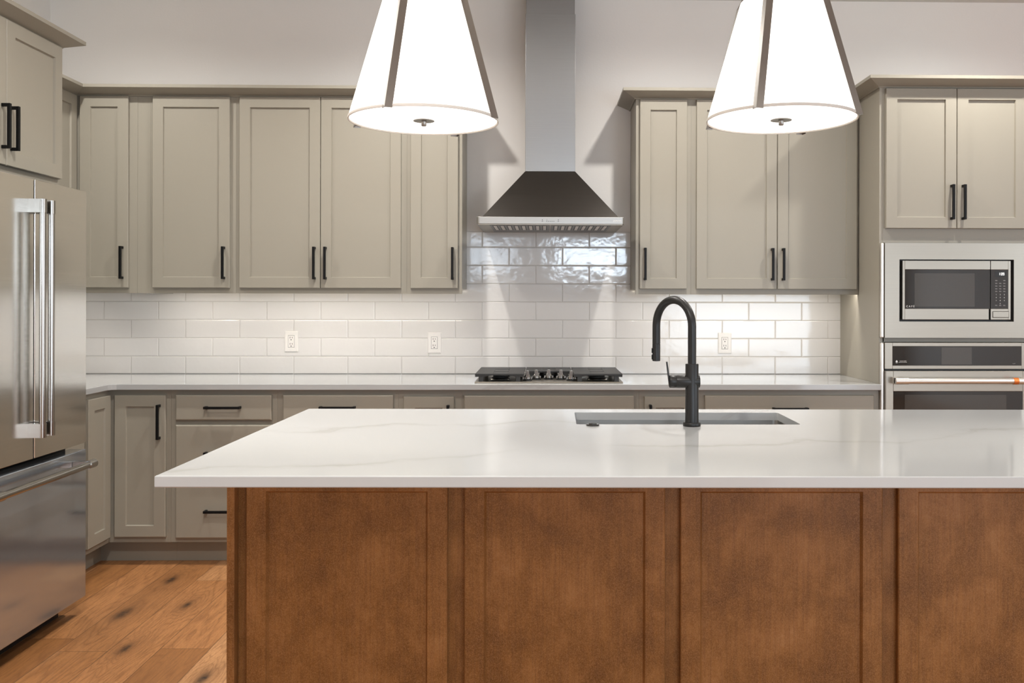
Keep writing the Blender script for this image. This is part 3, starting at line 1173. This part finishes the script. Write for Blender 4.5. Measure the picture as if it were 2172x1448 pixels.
# sink opening in island coordinates
sx0, sy1 = isl(0.117, 1.797)
sx1, sy0 = isl(0.882, 2.136)
t = thing('island_countertop', 'large white quartz slab with faint veins on top of the island', 'countertop', (IO.x, IO.y, 0), IA)
b = B()
bm = b.bm


def slab(bm_, z, outer, inner):
    return [bm_.verts.new((x, y, z)) for x, y in outer], [bm_.verts.new((x, y, z)) for x, y in inner]


def round_rect(x0, x1, y0, y1, r, n=5):
    pts = []
    for cx, cy, a0 in ((x1 - r, y1 - r, 0), (x0 + r, y1 - r, 90), (x0 + r, y0 + r, 180), (x1 - r, y0 + r, 270)):
        for k in range(n + 1):
            a = math.radians(a0 + 90 * k / n)
            pts.append((cx + r * math.cos(a), cy + r * math.sin(a)))
    return pts


inner = round_rect(sx0, sx1, sy0, sy1, 0.012)
E4 = [(IL, 0.0), (0.0, 0.0), (0.0, -ID), (IL, -ID)]
ins = 0.0028


def ring_outer(i): return [(IL - i, -i), (i, -i), (i, -ID + i), (IL - i, -ID + i)]


def annulus(z, outer, inner_):
    ov = [bm.verts.new((x, y, z)) for x, y in outer]
    iv = [bm.verts.new((x, y, z)) for x, y in inner_]
    n_ = len(inner_) // 4
    for c_ in range(4):
        seg = iv[c_ * n_:(c_ + 1) * n_]
        nx = iv[((c_ + 1) * n_) % len(iv)]
        for a_, d_ in zip(seg, seg[1:]):
            bm.faces.new((ov[c_], a_, d_))
        bm.faces.new((ov[c_], seg[-1], nx, ov[(c_ + 1) % 4]))
    return ov, iv


o1, i1 = annulus(ST, ring_outer(ins), inner)
o2, i2 = annulus(SB, ring_outer(ins), inner)
lv = [o1]
for i_, z_ in ((0.0008, ST - 0.0008), (0.0, ST - ins), (0.0, SB + ins), (0.0008, SB + 0.0008)):
    lv.append([bm.verts.new((x, y, z_)) for x, y in ring_outer(i_)])
lv.append(o2)
for a_, c_ in zip(lv, lv[1:]):
    for k in range(4):
        bm.faces.new((a_[k], a_[(k + 1) % 4], c_[(k + 1) % 4], c_[k]))
for k in range(len(i1)):
    j = (k + 1) % len(i1)
    bm.faces.new((i1[k], i1[j], i2[j], i2[k]))
obj('slab', b, M['quartz'], t)

# sink
t = thing('undermount_sink', 'stainless steel undermount sink set in the island top behind the faucet', 'sink', (IO.x, IO.y, 0), IA)
b = B()
bm = b.bm


def rr(ins_, z, r=0.03): return [(x, y, z) for x, y in round_rect(sx0 - 0.004 + ins_, sx1 + 0.004 - ins_, sy0 - 0.05 + ins_, sy1 + 0.004 - ins_, r)]


vr = [[bm.verts.new(p) for p in ring] for ring in
      (rr(-0.022, SB - 0.0005), rr(0, SB - 0.0005, 0.022), rr(0.0, SB - 0.19, 0.022), rr(0.012, SB - 0.212, 0.02), rr(0.16, SB - 0.216, 0.02))]
for a_, c_ in zip(vr, vr[1:]):
    n_ = len(a_)
    for k in range(n_):
        bm.faces.new((a_[k], a_[(k + 1) % n_], c_[(k + 1) % n_], c_[k]))
bm.faces.new(vr[-1])
so = obj('basin', b, M['sink_steel'], t)
md = so.modifiers.new('sheet', 'SOLIDIFY')
md.thickness = 0.0012
md.offset = -1
b = B().lathe([(0.045, SB - 0.2155), (0.043, SB - 0.213), (0.03, SB - 0.214)], (sx0 + sx1) / 2, (sy0 + sy1) / 2, 0, 28)
obj('drain', b, M['chrome'], t, smooth=True)

# faucet
fx, fy = isl(0.5015, 2.169)
fw_ = (IO.x + ca * fx - sa * fy, IO.y + sa * fx + ca * fy)
t = thing('kitchen_faucet', 'tall matte black gooseneck faucet standing on the island', 'faucet', (fw_[0], fw_[1], 0.914))
b = B()
b.lathe([(0.029, 0.0002), (0.030, 0.002), (0.030, 0.009), (0.0285, 0.012), (0.0225, 0.0125), (0.0222, 0.208), (0.0215, 0.2095), (0.0150, 0.210)], n=40)
obj('body', b, M['faucet'], t, smooth=True)
# spout: rises, bends over toward the sink and to the left
pts = []
H0, R_ = 0.3345, 0.0995
dirv = Vector((-0.048, 0.088)).normalized()
dirv = Vector((-0.50, 0.866)).normalized()
pts.append((0, 0, 0.200))
pts.append((0, 0, 0.24))
pts.append((0, 0, 0.28))
for k in range(0, 25):
    a = math.pi * k / 24
    q = R_ * (1 - math.cos(a))
    pts.append((dirv.x * q, dirv.y * q, H0 + 0.0915 * math.sin(a)))
ex, ey = dirv.x * 2 * R_, dirv.y * 2 * R_
pts.append((ex, ey, 0.27))
b = B().tube(pts, 0.0140, 28)
sp = obj('spout', b, M['faucet'], t, smooth=True)
b = B()
b.lathe([(0.0136, 0.2695), (0.0141, 0.2680), (0.0141, 0.2085), (0.0125, 0.2075)], ex, ey, 0, 28)
hd = obj('spray_head', b, M['faucet'], t, smooth=True)
b = B()
for zz in (0.222, 0.245):
    b.box(ex - 0.0165, ex - 0.012, ey - 0.006, ey + 0.006, zz - 0.009, zz + 0.009)
obj('spray_button', b, M['black'], hd, bevel=0.002)
b = B()
b.lathe([(0.0205, -0.0535), (0.0215, -0.052), (0.0215, 0.0235), (0.0205, 0.0255)], 0, 0, 0.150, 36, axis='x')
b.lathe([(0.0205, -0.076), (0.0212, -0.0748), (0.0212, -0.0545), (0.0205, -0.0535)], 0, 0, 0.150, 36, axis='x')
hb = obj('handle_hub', b, M['faucet'], t, smooth=True)
b = B()
b.rings([[(-0.0775, -0.0075, 0.132), (-0.0735, -0.0075, 0.132), (-0.0735, 0.0075, 0.132), (-0.0775, 0.0075, 0.132)],
         [(-0.0815, -0.0075, 0.165), (-0.0765, -0.0075, 0.165), (-0.0765, 0.0075, 0.165), (-0.0815, 0.0075, 0.165)],
         [(-0.0880, -0.0050, 0.217), (-0.0830, -0.0050, 0.217), (-0.0830, 0.0050, 0.217), (-0.0880, 0.0050, 0.217)]])
obj('lever', b, M['faucet'], hb, bevel=0.0015)

# air switch
bx_, by_ = isl(0.167, 2.158)
t = thing('air_switch', 'small round black push button beside the sink on the island', 'button',
          (IO.x + ca * bx_ - sa * by_, IO.y + sa * bx_ + ca * by_, 0.914))
b = B().lathe([(0.0225, 0.0002), (0.0228, 0.003), (0.0205, 0.0052), (0.0150, 0.0055), (0.0145, 0.0048)], n=36)
obj('bezel', b, M['glass_black'], t, smooth=True)
b = B().lathe([(0.0138, 0.0045), (0.0138, 0.0070), (0.0120, 0.0080)], n=36)
obj('cap', b, M['glass_black'], t, smooth=True)

# island cabinets (their panelled backs face the camera)
IFY = -(2.657 - 1.677) - 0.0   # local y of the door faces
GI = 'stained maple island cabinets'
lab = ['leftmost brown maple island cabinet with a narrow end stile',
       'second brown maple island cabinet from the left, seen left of the faucet',
       'third brown maple island cabinet from the left, below the black faucet',
       'rightmost brown maple island cabinet, cut off by the right picture edge']


def islx(x): return isl(x, 2.66)[0]


units = [(islx(-0.885), islx(-0.216)), (islx(-0.216), islx(0.394)), (islx(0.394), islx(1.010)), (islx(1.010), islx(1.610))]
doors_ = [(-0.836, -0.270), (-0.222, 0.344), (0.388, 0.959), (1.004, 1.583)]
for k, ((u0, u1), (d0, d1)) in enumerate(zip(units, doors_)):
    t = thing('island_cabinet', lab[k], 'cabinet', (IO.x + ca * u0, IO.y + sa * u0, 0), IA, group=GI)
    w_ = u1 - u0 - 0.001
    b = B()
    yF = IFY + 0.020
    b.box(0, w_, yF, yF + 0.019, 0.10, 0.8845)
    if k in (0, 3):
        xa = 0 if k == 0 else w_ - 0.018
        b.box(xa, xa + 0.018, yF + 0.019, -0.045, 0.0, 0.8845)
    b.box(0, w_, -0.064, -0.045, 0.10, 0.8845)
    b.box(0, w_, yF + 0.019, -0.064, 0.10, 0.118)
    obj('body', b, M['maple'], t, bevel=0.0008)
    obj('toe_kick', B().box(0.018 if k == 0 else 0, w_, yF + 0.06, yF + 0.075, 0.0, 0.10), M['maple'], t)
    a_, c_ = islx(d0) - u0, islx(d1) - u0
    door_shaker('panel', t, a_, c_, 0.125, 0.8540, -IFY, M['maple'], stile=0.0555, rec=0.010, ch=0.006)
    if k == 0:
        b = B().box(0.0, 0.0215, yF - 0.034, yF - 0.0005, 0.0, 0.8845)
        obj('end_stile', b, M['maple'], t, bevel=0.0012)
    if k == 3:
        o_ = None

# ------------------------------------------------------------------ pendant lamps
def pendant(x, y, zb, rot, label):
    t_ = thing('pendant_lamp', label, 'lamp', (x, y, zb), rot, group='pendant lamps over the island')
    R0, R1, H = 0.2360, 0.1300, 0.378
    n_ = 72
    b_ = B()
    b_.lathe([(R0, 0.004), (R1, H), (R1 - 0.003, H), (R0 - 0.003, 0.004)], n=n_, cap=False)
    # close the loop between last and first ring
    sh = obj('lamp_shade', b_, M['shade'], t_, smooth=True)
    b_ = B()
    b_.lathe([(R0 - 0.004, 0.0045), (R0 - 0.002, 0.0), (R0 + 0.0015, 0.0), (R0 + 0.0022, 0.004), (R0 + 0.001, 0.0085), (R0 - 0.002, 0.009)], n=n_, cap=False)
    obj('rim', b_, M['trim_ring'], t_, smooth=True)
    b_ = B()
    b_.lathe([(R0 - 0.006, 0.005), (R0 - 0.006, 0.008)], n=n_)
    obj('diffuser', b_, M['diff'], t_, smooth=True)
    b_ = B()
    b_.lathe([(0.030, 0.0048), (0.0335, 0.0035), (0.0335, 0.0015), (0.008, 0.0005), (0.008, -0.012), (0.0065, -0.014)], n=32)
    obj('finial', b_, M['nickel'], t_, smooth=True)
    for k_ in range(4):
        a = math.radians(-90 + 90 * k_)
        b_ = B()
        rr_ = []
        for rad, z_ in ((R0 + 0.003, -0.004), (R1 + 0.003, H), (0.018, H + 0.20)):
            ring = []
            # angle iron: apex outward, flanges back to the shade
            for du, dr_ in ((-0.0165, 0.0), (0.0, 0.0165), (0.0165, 0.0), (0.0145, 0.0), (0.0, 0.0140), (-0.0145, 0.0)):
                r2 = rad + dr_
                ring.append((r2 * math.cos(a) - du * math.sin(a), r2 * math.sin(a) + du * math.cos(a), z_))
            rr_.append(ring)
        b_.rings(rr_)
        obj('strut', b_, M['nickel'], t_)
    b_ = B()
    b_.lathe([(0.022, H + 0.185), (0.022, H + 0.215), (0.008, H + 0.222), (0.008, CEIL - zb - 0.02), (0.062, CEIL - zb - 0.018), (0.062, CEIL - zb - 0.001)], n=32)
    obj('stem', b_, M['nickel'], t_, smooth=True)
    l = bpy.data.lights.new('pendant_bulb', 'POINT')
    l.energy = 38
    l.color = NEUT
    l.shadow_soft_size = 0.05
    lo = bpy.data.objects.new('pendant_bulb', l)
    COL.objects.link(lo)
    lo.parent = t_
    lo.location = (0, 0, 0.19)
    return t_


pendant(-0.383, -2.327, 1.905, math.radians(-19), 'lit white cone pendant lamp hanging left of the chimney hood')
pendant(0.761, -2.327, 1.914, math.radians(-31), 'lit white cone pendant lamp hanging right of the chimney hood')
